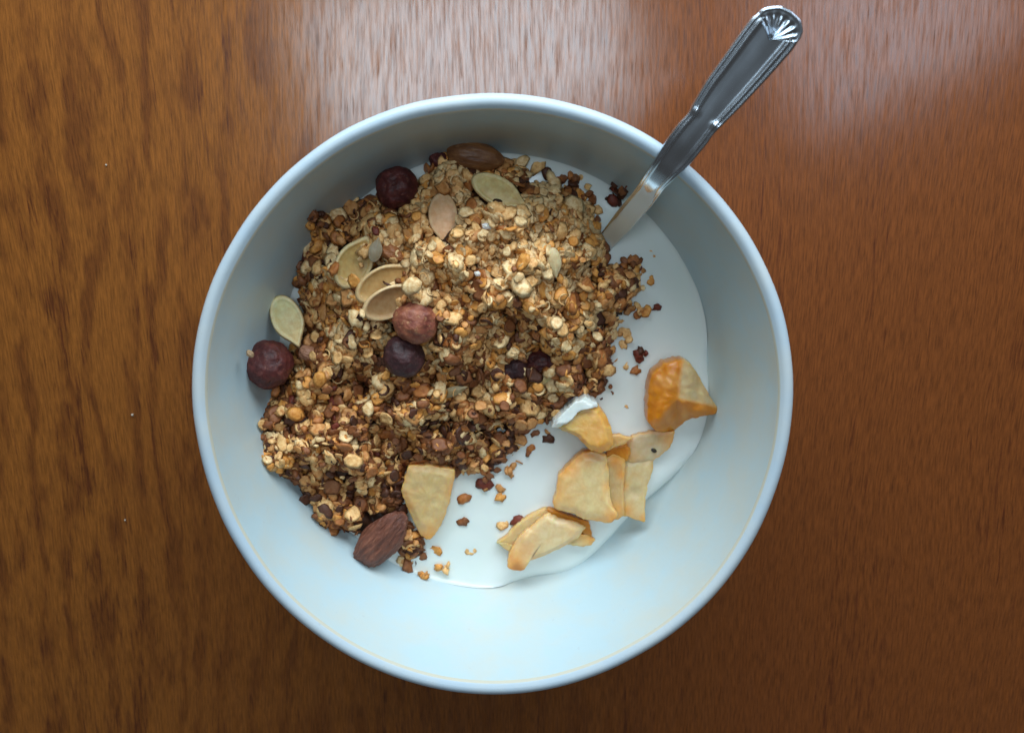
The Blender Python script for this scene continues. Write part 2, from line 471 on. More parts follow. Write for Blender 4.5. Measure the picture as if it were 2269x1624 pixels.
def grain_shape(seed):
    r = random.Random(seed); v, f = ICO1
    off = Vector((r.uniform(0, 99), r.uniform(0, 99), 0)); sx, sy, s2 = r.uniform(.85, 1.15), r.uniform(.65, .95), r.uniform(.32, .62)
    dent = Vector((r.uniform(-1, 1), r.uniform(-1, 1), r.uniform(0.2, 1))).normalized()
    V = []
    for p in v:
        k = 1 + 0.55 * noise.noise(p * 1.6 + off) + 0.32 * noise.noise(p * 4 + off)
        k -= 0.42 * math.exp(-((p - dent).length / 0.5)**2)
        V.append((p.x * sx * k, p.y * sy * k, p.z * s2 * k))
    return np.array(V), np.array(f)
def curl_shape(seed):
    """a bent sliver or broken ring"""
    r = random.Random(seed); n = 7
    arc = r.uniform(1.0, 4.2); rr = r.uniform(0.7, 0.95); w = r.uniform(.17, .30); h = r.uniform(.12, .3)
    V, Fc = [], []
    for k in range(n):
        a = -arc / 2 + arc * k / (n - 1); e = 0.45 + 0.55 * math.sin(math.pi * (k + .4) / (n - .2))
        c, s = math.cos(a), math.sin(a); zz = 0.15 * math.sin(k * 1.3 + seed)
        for (du, dz) in ((-w, 0), (0, h), (w, 0), (0, -h)):
            V.append(((rr + du * e) * c - rr * 0.5, (rr + du * e) * s, dz * e + zz))
    for k in range(n - 1):
        for q in range(4):
            a, b = k * 4 + q, k * 4 + (q + 1) % 4
            Fc += [(a, b, b + 4), (a, b + 4, a + 4)]
    Fc += [(0, 2, 1), (0, 3, 2), (n * 4 - 4, n * 4 - 3, n * 4 - 2), (n * 4 - 4, n * 4 - 2, n * 4 - 1)]
    return np.array(V), np.array(Fc)
SHAPES = {'oat_flake': [flake_shape(0, s) for s in range(14)], 'granola_grain': [grain_shape(s) for s in range(14)], 'oat_sliver': [curl_shape(s) for s in range(10)]}
TINTS = {
    'cream': (0.98, 0.74, 0.40), 'pale': (0.96, 0.61, 0.26), 'golden': (0.86, 0.41, 0.10), 'tan': (0.68, 0.34, 0.12),
    'orange brown': (0.52, 0.20, 0.055), 'brown': (0.29, 0.11, 0.040), 'dark brown': (0.100, 0.036, 0.018), 'reddish brown': (0.19, 0.040, 0.022)}
MESHES = {}
def piece_mesh(kind, var, tint):
    key = (kind, var, tint)
    if key not in MESHES:
        V, Fc = SHAPES[kind][var]
        c = np.array(TINTS[tint]); rr = np.random.default_rng(hash((var, len(tint))) % 1000)
        # edges toast darker than the middle of a flake
        e = np.clip(np.hypot(V[:, 0], V[:, 1]), 0, 1)[:, None]
        cols = c * (1.08 - 0.30 * e ** 3) * rr.uniform(0.88, 1.12, (len(V), 1))
        MESHES[key] = mesh(kind, V, Fc, M_CEREAL, cols=cols)
    return MESHES[key]
def rot_to(nrm, spin):
    q = Vector((0, 0, 1)).rotation_difference(Vector(nrm).normalized())
    return (q.to_matrix() @ Matrix.Rotation(spin, 3, 'Z'))

# ------------------------------------------------------------------ spoon outline and areas kept free of loose cereal
SPOON_L = [(1687.5, 23.6), (1665.7, 40), (1640, 75), (1611, 116), (1564, 181.6), (1535, 232.5), (1527, 250), (1502, 276), (1480.5, 305), (1444, 363), (1404, 425), (1368, 468.5), (1331.5, 519)]
SPOON_R = [(1767, 22), (1776, 47), (1773, 87), (1756.5, 112.6), (1702, 174), (1647.5, 232.5), (1593, 287), (1580, 300), (1567.6, 319.6), (1527.7, 367), (1473, 417.7), (1444, 457.6), (1400.5, 505), (1357, 548)]

# footprints of the big things lying in or on the heap: (px, py, rx, ry, angle)
FOOT = [(880, 418, 44, 44), (595, 808, 52, 52), (920, 712, 46, 46), (897, 792, 40, 40), (1055, 345, 55, 30), (845, 1190, 58, 62), (1103, 427, 58, 34), (982, 488, 32, 58),
        (640, 715, 38, 60), (768, 575, 30, 45), (828, 612, 45, 26), (838, 655, 40, 28), (1137, 818, 24, 20), (1200, 803, 38, 26), (950, 1110, 50, 70),
        (1300, 945, 62, 55), (832, 555, 14, 22), (1228, 580, 13, 26)]
def blocked(px, py, pad=0):
    b = np.zeros(px.shape, bool)
    for x, y, rx, ry in FOOT: b |= ((px - x) / (rx + pad))**2 + ((py - y) / (ry + pad))**2 < 1
    return b

# ------------------------------------------------------------------ scatter the granola
NP = 7400
cx = rng.uniform(560, 1440, NP * 3); cy = rng.uniform(320, 1260, NP * 3)
wig = np.array([10 * noise.noise(Vector((a / 22, b / 22, 4))) for a, b in zip(cx, cy)])
d = poly_dist(cx, cy) + wig
ok = ((d > 2) | ((d > -36) & (rng.random(len(d)) < .10) & (np.hypot(cx - 1096, cy - 821) < 470))) & ~blocked(cx, cy)
cx, cy, d = cx[ok][:NP], cy[ok][:NP], d[ok][:NP]
NP = len(cx)
kinds = rng.choice(['oat_flake', 'granola_grain', 'oat_sliver'], NP, p=[.68, .20, .12])
size_px = np.where(kinds == 'oat_flake', rng.gamma(7, 1.6, NP) + 4.4, np.where(kinds == 'granola_grain', rng.gamma(8, .85, NP) + 3.0, rng.uniform(9, 16, NP)))
size_px = np.clip(size_px, 6, 25)
z = heap_z(cx, cy) + rng.uniform(-.0042, .0012, NP) + rng.exponential(.0008, NP)
gx = (heap_z(cx + 12, cy) - heap_z(cx - 12, cy)) / (24 * .00015)
gy = -(heap_z(cx, cy + 12) - heap_z(cx, cy - 12)) / (24 * .00015)
nrm = np.stack([-gx * .8, -gy * .8, np.ones(NP)], 1); nrm /= np.linalg.norm(nrm, axis=1)[:, None]
nrm = nrm + rng.normal(0, .36, (NP, 3)); nrm[:, 2] = np.abs(nrm[:, 2]) + .15; nrm /= np.linalg.norm(nrm, axis=1)[:, None]
spin = rng.uniform(0, 6.283, NP)
tn = list(TINTS)
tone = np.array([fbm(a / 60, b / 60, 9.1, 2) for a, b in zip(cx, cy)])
bright = 0.58 + 0.8 * tone + 0.50 * gau(cx, cy, 1120, 560, 290, 190) - 0.0012 * (cy - 680) + rng.normal(0, .47, NP)  # lit crest and shaded lower side put into the tints, besides real caramel browning
bright -= 0.30 * (d < 34) + 0.35 * gau(cx, cy, 760, 480, 120, 60) + 0.2 * gau(cx, cy, 930, 390, 70, 60)  # browner pieces along the edge; upper left shadow coloured into the tints
tint = np.empty(NP, object)
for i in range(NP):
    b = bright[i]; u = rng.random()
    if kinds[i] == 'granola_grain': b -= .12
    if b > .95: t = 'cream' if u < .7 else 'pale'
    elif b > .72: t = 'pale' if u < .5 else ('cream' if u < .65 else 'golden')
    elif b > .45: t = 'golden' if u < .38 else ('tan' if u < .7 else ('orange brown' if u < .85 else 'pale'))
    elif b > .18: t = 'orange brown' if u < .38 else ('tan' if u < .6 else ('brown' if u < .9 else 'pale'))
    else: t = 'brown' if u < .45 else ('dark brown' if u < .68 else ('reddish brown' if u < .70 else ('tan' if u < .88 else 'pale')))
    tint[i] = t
var = rng.integers(0, 100, NP)
def inside_bowl(P, margin):
    r = np.hypot(P[:, 0], P[:, 1] / YS); lim = np.interp(P[:, 2], inz, inr) - margin
    f = np.minimum(1, lim / np.maximum(r, 1e-6)); P = P.copy(); P[:, :2] *= f[:, None]
    return P
pos = inside_bowl(at_v(cx, cy, z), .0004)
scale = size_px * (CAM[2] - z) / F / CT

# which pieces show: a coarse picture of the heap from above
ZB = np.full((1000, 950), -1.0); IB = np.full((1000, 950), -1, int)
for i in range(NP):
    rr = size_px[i]; k = int(rr) + 1
    ix, iy = int(cx[i] - 530), int(cy[i] - 300)
    y0, y1, x0, x1 = iy - k, iy + k + 1, ix - k, ix + k + 1
    if y0 < 0 or x0 < 0 or y1 > 1000 or x1 > 950: continue
    yy, xx = np.mgrid[y0:y1, x0:x1]
    mk = ((xx - ix)**2 + (yy - iy)**2 < (rr * (.45 + .5 * nrm[i, 2]))**2) & (ZB[y0:y1, x0:x1] < z[i])
    ZB[y0:y1, x0:x1][mk] = z[i]; IB[y0:y1, x0:x1][mk] = i
seen = np.bincount(IB[IB >= 0], minlength=NP)
order = np.argsort(-seen)
single = set()
for kd, lim in (('oat_flake', 300), ('granola_grain', 240), ('oat_sliver', 150)):
    single |= set([i for i in order if kinds[i] == kd][:lim])

LANDMARKS = [((880, 418), "the upper hazelnut"), ((595, 808), "the leftmost hazelnut"), ((920, 712), "the flaking hazelnut"), ((1055, 345), "the toasted almond"),
    ((845, 1190), "the dark almond"), ((1100, 425), "the greenish pumpkin seed"), ((982, 480), "the pinkish pumpkin seed"), ((637, 710), "the leaning pumpkin seed"),
    ((775, 585), "the curved seeds"), ((1200, 803), "the half buried hazelnuts"), ((950, 1110), "the wedge of apple"), ((1300, 945), "the milk capped slice"),
    ((1335, 540), "the spoon"), ((1228, 580), "the sunflower seed"), ((1120, 690), "the heap middle"), ((740, 940), "the lower left lobe"), ((1040, 930), "the lower heap edge")]
def where(x, y):
    (lx, ly), nm = min(LANDMARKS, key=lambda q: math.hypot(q[0][0] - x, q[0][1] - y))
    dx, dy = x - lx, y - ly
    if math.hypot(dx, dy) < 45: w = "right beside"
    elif abs(dx) > abs(dy): w = "right of" if dx > 0 else "left of"
    else: w = "below" if dy > 0 else "above"
    return w + " " + nm
WORD = {'oat_flake': 'oat flake', 'granola_grain': 'granola grain', 'oat_sliver': 'curled oat sliver'}
CATS = {'oat_flake': 'oat flake', 'granola_grain': 'grain', 'oat_sliver': 'oat sliver'}
labels = {}
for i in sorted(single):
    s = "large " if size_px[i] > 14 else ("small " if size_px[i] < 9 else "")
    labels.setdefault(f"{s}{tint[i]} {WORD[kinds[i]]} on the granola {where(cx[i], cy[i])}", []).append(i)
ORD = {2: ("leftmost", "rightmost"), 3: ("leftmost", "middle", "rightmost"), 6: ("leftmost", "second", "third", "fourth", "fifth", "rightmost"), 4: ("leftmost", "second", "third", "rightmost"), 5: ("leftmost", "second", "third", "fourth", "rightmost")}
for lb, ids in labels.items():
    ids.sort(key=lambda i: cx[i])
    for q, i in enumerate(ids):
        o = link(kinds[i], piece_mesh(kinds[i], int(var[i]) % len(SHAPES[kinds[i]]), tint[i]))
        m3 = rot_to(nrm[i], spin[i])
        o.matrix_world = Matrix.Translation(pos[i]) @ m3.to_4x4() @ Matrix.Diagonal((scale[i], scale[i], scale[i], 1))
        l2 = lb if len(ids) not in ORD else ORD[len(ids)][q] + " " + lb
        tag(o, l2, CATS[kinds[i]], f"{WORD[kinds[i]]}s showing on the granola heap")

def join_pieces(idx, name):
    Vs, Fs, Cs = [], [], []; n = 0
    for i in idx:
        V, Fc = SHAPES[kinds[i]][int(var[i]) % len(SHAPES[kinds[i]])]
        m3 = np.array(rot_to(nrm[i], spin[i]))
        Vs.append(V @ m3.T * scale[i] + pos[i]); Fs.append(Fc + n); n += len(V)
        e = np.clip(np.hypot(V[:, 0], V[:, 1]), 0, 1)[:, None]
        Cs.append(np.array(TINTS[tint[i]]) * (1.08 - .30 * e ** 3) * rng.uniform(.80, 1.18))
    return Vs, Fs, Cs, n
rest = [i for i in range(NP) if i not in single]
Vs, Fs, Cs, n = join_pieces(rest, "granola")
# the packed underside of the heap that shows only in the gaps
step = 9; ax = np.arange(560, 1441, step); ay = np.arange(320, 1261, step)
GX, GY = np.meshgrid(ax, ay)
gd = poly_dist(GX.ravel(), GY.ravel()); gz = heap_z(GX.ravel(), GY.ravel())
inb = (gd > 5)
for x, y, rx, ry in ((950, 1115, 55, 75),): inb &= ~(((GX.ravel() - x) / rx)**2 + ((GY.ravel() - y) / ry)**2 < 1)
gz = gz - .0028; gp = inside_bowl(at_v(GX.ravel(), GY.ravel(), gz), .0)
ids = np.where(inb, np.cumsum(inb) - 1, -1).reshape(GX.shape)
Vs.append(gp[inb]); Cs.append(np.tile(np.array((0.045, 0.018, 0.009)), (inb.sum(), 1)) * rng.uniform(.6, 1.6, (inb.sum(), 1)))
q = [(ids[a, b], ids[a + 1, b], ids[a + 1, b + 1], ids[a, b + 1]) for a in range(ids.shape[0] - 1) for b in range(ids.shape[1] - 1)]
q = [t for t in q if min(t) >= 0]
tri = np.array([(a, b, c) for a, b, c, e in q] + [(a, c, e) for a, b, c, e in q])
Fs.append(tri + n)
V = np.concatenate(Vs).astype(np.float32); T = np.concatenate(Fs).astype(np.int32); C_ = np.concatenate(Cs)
me = bpy.data.meshes.new("granola"); me.vertices.add(len(V)); me.vertices.foreach_set('co', V.ravel())
me.loops.add(len(T) * 3); me.loops.foreach_set('vertex_index', T.ravel())
me.polygons.add(len(T)); me.polygons.foreach_set('loop_start', np.arange(0, len(T) * 3, 3, dtype=np.int32))
me.polygons.foreach_set('use_smooth', np.ones(len(T), bool))
me.update(calc_edges=True)
a = me.color_attributes.new('tint', 'FLOAT_COLOR', 'POINT'); c4 = np.ones((len(V), 4), np.float32); c4[:, :3] = C_; a.data.foreach_set('color', c4.ravel())
me.materials.append(M_CEREAL)
tag(link("granola", me), "heap of toasted granola crumbs filling the left of the bowl", "granola", kind='stuff')

# ------------------------------------------------------------------ single pieces and clusters placed one by one
def put_piece(kind, tnt, px, py, size, zz, parent=None, tilt=.3, v=None, flat=1.0, loc0=None):
    v = random.randrange(100) if v is None else v
    o = link(kind, piece_mesh(kind, v % len(SHAPES[kind]), tnt), parent)
    nn = (random.gauss(0, tilt), random.gauss(0, tilt), 1)
    s = size * mpp(px, py, zz)
    P = at(px, py, zz) - (loc0 if loc0 is not None else 0)
    o.matrix_local = Matrix.Translation(P) @ rot_to(nn, random.uniform(0, 6.28)).to_4x4() @ Matrix.Diagonal((s, s, s * flat, 1))
    return o
# floating or stuck bits: (kind, tint, px, py, radius px, name, label)
BITS = [
    ('granola_grain', 'orange brown', 1408, 823, 12, 'crumb', "small orange brown crumb floating alone on milk beside the amber apple"),
    ('granola_grain', 'tan', 1108, 1081, 12, 'crumb', "upper of two tan crumbs floating on milk below the heap"),
    ('granola_grain', 'golden', 1108, 1103, 12, 'crumb', "lower of two tan crumbs floating on milk below the heap"),
    ('granola_grain', 'orange brown', 1027, 1105, 14, 'crumb', "round orange crumb floating right of the apple wedge"),
    ('granola_grain', 'brown', 1026, 1155, 14, 'crumb', "brown split crumb floating below the round orange crumb"),
    ('granola_grain', 'reddish brown', 1145, 1151, 19, 'crumb', "dark red crumb on the tip of the lowest apple piece"),
    ('oat_flake', 'pale', 1113, 1163, 15, 'oat_flake', "pale oat flake wet with milk left of the dark red crumb"),
    ('oat_flake', 'pale', 1043, 1221, 13, 'oat_flake', "faint pale oat flake sunk in milk near the bottom edge"),
    ('oat_flake', 'golden', 965, 1220, 17, 'oat_flake', "golden oat flake at the milk edge below the apple wedge"),
    ('granola_grain', 'dark brown', 1215, 973, 15, 'crumb', "dark brown crumb on milk left of the milk capped apple slice"),
    ('granola_grain', 'brown', 1186, 960, 11, 'crumb', "small greyish brown crumb partly covered by milk beside the heap"),
    ('granola_grain', 'orange brown', 1176, 992, 14, 'crumb', "orange crumb half sunk in milk off the heap's lower edge"),
    ('oat_flake', 'pale', 1150, 985, 18, 'oat_flake', "pale soaked oat flake under milk off the heap's lower edge"),
    ('granola_grain', 'reddish brown', 1073, 1072, 19, 'crumb', "dark reddish triangular crumb floating below the heap edge"),
    ('oat_flake', 'pale', 1440, 563, 14, 'oat_flake', "faint translucent oat flake sunk in milk below the spoon"),
    ('oat_flake', 'golden', 1441, 621, 12, 'oat_flake', "small yellow oat flake floating right of the dark cluster"),
    ('oat_flake', 'pale', 1384, 738, 18, 'oat_flake', "pale soaked oat flake under milk right of the heap"),
    ('oat_flake', 'pale', 1380, 765, 13, 'oat_flake', "small soaked oat flake under milk right of the heap, lower one"),
    ('granola_grain', 'reddish brown', 1456, 682, 11, 'crumb', "small reddish crumb floating at the right end of a pale flake"),
    ('oat_flake', 'pale', 1388, 901, 6, 'crumb', "tiny pale speck on milk between heap and amber apple"),
    ('granola_grain', 'dark brown', 1213, 384, 16, 'crumb', "round dark brown crumb at the far edge of the milk"),
    ('oat_flake', 'pale', 1340, 817, 25, 'oat_flake', "large pale oat flake at the right foot of the heap"),
    ('oat_flake', 'cream', 896, 1243, 20, 'oat_flake', "round pale oat flake beside the dark almond at the bottom"),
    ('oat_flake', 'cream', 683, 593, 19, 'oat_flake', "round pale oat flake near the heap's upper left edge"),
]
for kd, tn_, x, y, r_, nm, lb in BITS:
    h = sz(x, y)
    if poly_dist(np.array([x]), np.array([y]))[0] > 5: h = max(h, hz(x, y)) + .0008
    sub = 'sunk' in lb or 'soaked' in lb or 'under milk' in lb
    o = put_piece(kd, tn_, x, y, r_, h + (.0002 if not sub else .00005), tilt=.15 if not sub else .04, flat=1 if not sub else .45)
    o.name = nm
    tag(o, lb, 'crumb' if nm == 'crumb' else 'oat flake')

# clusters: (px, py, rx, ry, n, tints, lift, label)
CLUSTERS = [
    (706, 488, 24, 20, 9, ('dark brown', 'brown', 'dark brown'), .003, "dark brown granola cluster stuck to the bowl wall at upper left"),
    (802, 470, 18, 16, 7, ('dark brown', 'brown', 'tan'), .003, "dark granola cluster with a tan flake left of the upper hazelnut"),
    (1268, 400, 32, 14, 9, ('dark brown', 'brown', 'orange brown'), .002, "dark granola cluster floating at the far edge of the milk"),
    (1300, 432, 30, 12, 7, ('golden', 'brown', 'brown'), .001, "thin brown cluster half sunk in milk left of the spoon"),
    (1374, 420, 17, 16, 8, ('dark brown', 'reddish brown', 'brown'), .003, "dark reddish granola cluster touching the left edge of the spoon"),
    (1360, 448, 14, 14, 6, ('dark brown', 'reddish brown'), .002, "small dark cluster tucked under the left edge of the spoon"),
    (1395, 595, 24, 26, 14, ('dark brown', 'brown', 'orange brown', 'reddish brown'), .005, "brown granola cluster at the right edge of the heap below the spoon"),
    (1420, 690, 15, 20, 5, ('pale', 'golden', 'tan'), .001, "pale oat cluster floating off the right side of the heap"),
    (1420, 785, 14, 9, 5, ('reddish brown', 'dark brown'), .001, "dark red cluster floating above the small orange crumb"),
    (1138, 1046, 14, 13, 4, ('brown', 'tan', 'dark brown'), .001, "brown cluster floating off the tip of the heap's lower edge"),
    (937, 1275, 12, 12, 4, ('golden', 'tan'), .001, "golden oat cluster at the bottom end of the milk"),
    (982, 1258, 16, 11, 4, ('golden', 'tan', 'pale'), .001, "golden oat cluster right of the lowest one at the milk edge"),
    (912, 1205, 16, 24, 5, ('pale', 'pale', 'golden'), .003, "pale oat cluster between the dark almond and the apple wedge"),
    (795, 1070, 32, 20, 9, ('cream', 'pale', 'cream'), .005, "large cream oat cluster on the lower left lobe of the heap"),
    (612, 1022, 30, 26, 13, ('cream', 'pale', 'golden'), .005, "creamy golden oat cluster at the lower left tip of the heap"),
    (606, 975, 20, 12, 4, ('cream',), .003, "cream oat cluster near the left wall above the tip of the heap"),
    (928, 868, 22, 30, 7, ('cream', 'pale'), .005, "cream oat cluster on the granola below the dark round hazelnut"),
    (832, 722, 17, 20, 6, ('cream', 'pale'), .004, "stack of cream oat flakes left of the flaking hazelnut"),
    (1122, 782, 34, 20, 10, ('cream', 'golden', 'pale'), .005, "pale yellow oat cluster above the half buried hazelnuts"),
    (934, 746, 22, 8, 6, ('cream', 'golden'), .009, "cream oat cluster stuck to the underside of the flaking hazelnut"),
    (735, 1140, 40, 24, 12, ('orange brown', 'golden', 'tan'), .004, "orange brown granola cluster at the bottom of the lower left lobe"),
    (690, 870, 42, 26, 14, ('golden', 'orange brown', 'pale'), .004, "golden granola cluster right of the hazelnut by the left wall"),
    (1060, 1010, 36, 26, 12, ('golden', 'brown', 'orange brown'), .003, "golden brown granola cluster at the heap's lower edge"),
    (1045, 800, 30, 22, 9, ('orange brown', 'brown'), .003, "orange brown cluster in the hollow of the heap"),
    (1000, 752, 34, 20, 10, ('orange brown', 'brown', 'orange brown'), .004, "toffee brown granola cluster right of the flaking hazelnut"),
    (1205, 560, 40, 22, 10, ('golden', 'cream', 'golden'), .004, "golden oat cluster on the crest of the heap left of sunflower seed"),
    (1297, 563, 18, 14, 5, ('cream', 'pale'), .005, "cream oat cluster at the heap's crest next to the spoon"),
    (1240, 500, 22, 18, 6, ('cream', 'pale'), .004, "cream oat cluster on the far slope left of the spoon"),
    (1165, 668, 20, 16, 5, ('pale', 'golden'), .004, "pale ring shaped oat cluster in the middle of the heap"),
]
for x, y, rx, ry, n_, tl, lift, lb in CLUSTERS:
    base = max(hz(x, y), sz(x, y))
    P = at(x, y, base); e = empty("granola_cluster", P)
    tag(e, lb, "granola cluster", "granola clusters in the bowl")
    for k in range(n_):
        a = random.uniform(0, 6.28); q_ = math.sqrt(random.random())
        dx, dy = rx * q_ * math.cos(a), ry * q_ * math.sin(a)
        kd = random.choice(['oat_flake', 'granola_grain', 'granola_grain', 'oat_flake', 'oat_sliver'])
        if 'cream' in tl and random.random() < .6: kd = 'oat_flake'
        zb = max(sz(x + dx, y + dy), base - .001)
        put_piece(kd, random.choice(tl), x + dx, y + dy, random.uniform(9, 14) * (1.15 if kd == 'oat_flake' else .85), zb + lift * (1 - q_ ** 2) * random.uniform(.5, 1) + .0003, e, tilt=.5, loc0=P)

# ------------------------------------------------------------------ nuts
def lump(kind, px, py, rx, ry, ang, zc, mat, seed, rough=.10, tip=0.0, rz=None, grooves=0.0):
    """an ellipsoid nut: rx, ry half sizes in pixels, ang its long axis in the picture (degrees, anticlockwise)"""
    v, f = ico(4); s = mpp(px, py, zc); V = []
    rz = rz if rz else min(rx, ry)
    off = Vector((seed * 3.1, seed * 1.7, seed))
    for p in v:
        k = 1 + rough * noise.noise(p * 1.7 + off) + rough * .45 * noise.noise(p * 5 + off) + rough * .25 * noise.noise(p * 11 + off)
        if grooves: k += grooves * noise.noise(Vector((p.x * 1.2, math.atan2(p.z, p.y) * 3.5, seed))) * (1 - abs(p.x) ** 3)
        x = p.x; w = 1.0
        if tip: w = 1 - tip * (0.5 + 0.5 * x) ** 1.6 * .75
        V.append((x * rx * s * k * (1 + tip * .12 * max(x, 0)), p.y * ry * s * k * w, p.z * rz * s * k * w))
    o = link(kind, mesh(kind, V, f, mat)); o.location = at(px, py, zc)
    o.rotation_euler = (random.uniform(-.2, .2), random.uniform(-.12, .12), R(ang))
    return o
mm = lambda px: px * .00015
tag(lump("hazelnut", 880, 418, 48, 48, 20, sz(880, 418) + .0075, M_HAZEL, 3), "dark red round hazelnut at the upper left edge of the heap", "hazelnut", "hazelnuts in the granola")
h2 = tag(lump("hazelnut", 596, 808, 54, 51, 60, sz(596, 808) + .0085, M_HAZEL, 5, .10), "dark purple red hazelnut leaning on the left bowl wall", "hazelnut", "hazelnuts in the granola")
sc_ = lump("pale_tip", 554, 784, 9, 7, 130, sz(549, 777) + .0085, simple("pale_nut_tip", (.42, .27, .15), .6), 44, .3); bpy.context.view_layer.update(); sc_.parent = h2; sc_.matrix_parent_inverse = h2.matrix_world.inverted()
tag(lump("hazelnut", 921, 712, 50, 50, 10, hz(921, 712) + .0055, M_HAZEL_PALE, 8, .09), "lighter red hazelnut with flaking skin and oats stuck on it", "hazelnut", "hazelnuts in the granola")
tag(lump("hazelnut", 894, 790, 48, 44, 120, hz(894, 790) + .0005, M_HAZEL_DARK, 11), "very dark smooth hazelnut below the flaking hazelnut", "hazelnut", "hazelnuts in the granola")
tag(lump("hazelnut", 1137, 815, 34, 30, 30, hz(1137, 815) - .0008, M_HAZEL_DARK, 14), "left of the two half buried dark hazelnuts in the lower heap", "hazelnut", "hazelnuts in the granola")
tag(lump("hazelnut", 1200, 803, 44, 30, 5, hz(1200, 803) - .0002, M_HAZEL, 17), "right of the two half buried dark hazelnuts in the lower heap", "hazelnut", "hazelnuts in the granola")
tag(lump("raisin", 973, 357, 20, 22, 60, sz(973, 357) + .0045, M_HAZEL, 19, .2), "small dark wrinkled raisin left of the toasted almond", "raisin")
tag(lump("almond", 1053, 347, 64, 37, -8, sz(1053, 347) + .0075, M_ALMOND_LIGHT, 21, .04, .35, 30, .05), "toasted tan brown almond at the far top edge of the heap", "almond", "almonds in the granola")
tag(lump("almond", 846, 1193, 76, 46, 49, sz(843, 1192) + .0075, M_ALMOND, 24, .09, .30, 36, .16), "dark brown wrinkled almond at the bottom end of the heap", "almond", "almonds in the granola")
tag(lump("toasted_kernel", 868, 562, 26, 17, -30, hz(868, 562) + .0008, simple("orange_kernel", (0.33, 0.12, 0.04), .45), 27, .2), "orange brown toasted kernel right of the grey sunflower seed", "kernel")
tag(lump("toasted_kernel", 683, 783, 22, 16, -25, hz(683, 783) + .0012, simple("pink_kernel", (0.36, 0.17, 0.10), .45), 29, .15), "pinkish tan kernel right of the hazelnut by the left wall", "kernel")
tag(lump("sugar_crystal", 1079, 502, 11, 7, -20, hz(1079, 502) + .0020, simple("sugar", (0.85, 0.86, 0.84), .25, .2), 31, .25), "bright white sugar crystal on the crest of the heap", "sugar crystal", "white sugar crystals on the granola")
tag(lump("sugar_crystal", 1058, 607, 7, 6, -20, hz(1058, 607) + .0018, simple("sugar", (0.85, 0.84, 0.78), .25, .2), 33, .25), "tiny white sugar crystal in the middle of the heap", "sugar crystal", "white sugar crystals on the granola")

# ------------------------------------------------------------------ seeds
def seed_obj(kind, px, py, L_, W_, ang, zc, tilt=(0, 0), cup=0.0, c_mid=(.50, .40, .20), c_edge=(.58, .46, .25), c_far=None, thick=.14, sd=0, ridge=.09, tipk=.55):
    """flat teardrop hull. L_, W_ full size in pixels, ang: direction of the pointed end, degrees anticlockwise from picture right"""
    s = mpp(px, py, zc); n, rings = 44, 9; V, Fc, C = [], [], []
    def outl(a):
        x, y = math.cos(a), math.sin(a)
        k = 1 - tipk * (max(0, x) ** 3)
        return x * (1.0 + .20 * max(0, x) ** 8), y * k
    c_far = c_far or c_mid
    def add(q, side):
        for j in range(n):
            a = 2 * math.pi * j / n; ox, oy = outl(a)
            x, y = ox * q * L_ / 2 * s, oy * q * W_ / 2 * s
            dome = (1 - q ** 2.2) * thick * W_ * s
            rd = ridge * W_ * s * math.exp(-((q - .88) / .06)**2)
            zz = cup * W_ * s * (q * oy) ** 2 + cup * .5 * W_ * s * (q * ox) ** 2
            h = (dome + rd) if side > 0 else -dome * .8
            if q == 1.0: h = 0
            nz = noise.noise(Vector((x * 260, y * 260, sd))) * .00012
            V.append((x, y, zz + h + nz))
            t = min(1, max(0, (q - .78) / .12)); u = .5 - .5 * ox * q
            m_ = np.array(c_mid) * (1 - u) + np.array(c_far) * u
            nn = 1 + .16 * noise.noise(Vector((x * 500, y * 500, sd + 5)))
            C.append((m_ * (1 - t) + np.array(c_edge) * t) * nn)
    qs = [0.02] + [k / rings for k in range(1, rings)] + [.94, 1.0]
    for q in qs: add(q, 1)
    for q in reversed(qs[:-1]): add(q, -1)
    m_ = len(qs) * 2 - 1
    for k in range(m_ - 1):
        for j in range(n):
            i = (j + 1) % n; Fc.append((k * n + j, (k + 1) * n + j, (k + 1) * n + i, k * n + i))
    Fc.append(tuple(range(n))); Fc.append(tuple(reversed(range((m_ - 1) * n, m_ * n))))
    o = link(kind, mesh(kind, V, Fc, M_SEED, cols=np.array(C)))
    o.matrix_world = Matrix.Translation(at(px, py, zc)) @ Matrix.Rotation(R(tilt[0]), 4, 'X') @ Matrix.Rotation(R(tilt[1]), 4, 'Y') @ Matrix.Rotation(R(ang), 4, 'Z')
    return o
PSG = "pumpkin seeds on the granola"
tag(seed_obj("pumpkin_seed", 1103, 424, 130, 68, -28, hz(1103, 424) + .0038, (-20, 6), 0, (.86, .66, .30), (.92, .76, .40), (.84, .70, .32), .12, 1), "greenish yellow pumpkin seed near the far top of the heap", "pumpkin seed", PSG)
tag(seed_obj("pumpkin_seed", 982, 480, 112, 66, -86, hz(982, 480) + .0050, (-20, 4), 0, (.90, .53, .29), (.90, .62, .36), (.86, .56, .32), .13, 2, .02), "smooth pinkish cream pumpkin seed standing out with its point down", "pumpkin seed", PSG)
tag(seed_obj("pumpkin_seed", 637, 708, 114, 70, -68, sz(637, 708) + .0102, (-10, 8), 0, (.88, .68, .34), (.92, .78, .44), (.66, .66, .34), .11, 3), "pale green pumpkin seed leaning on the left bowl wall", "pumpkin seed", PSG)
tag(seed_obj("pumpkin_seed", 783, 585, 118, 82, 60, hz(783, 585) + .0008, (4, 18), .10, (.62, .42, .15), (.88, .70, .38), (.66, .46, .18), .02, 4, .07, .3), "uppermost of three overlapping curved pumpkin seeds", "pumpkin seed", PSG)
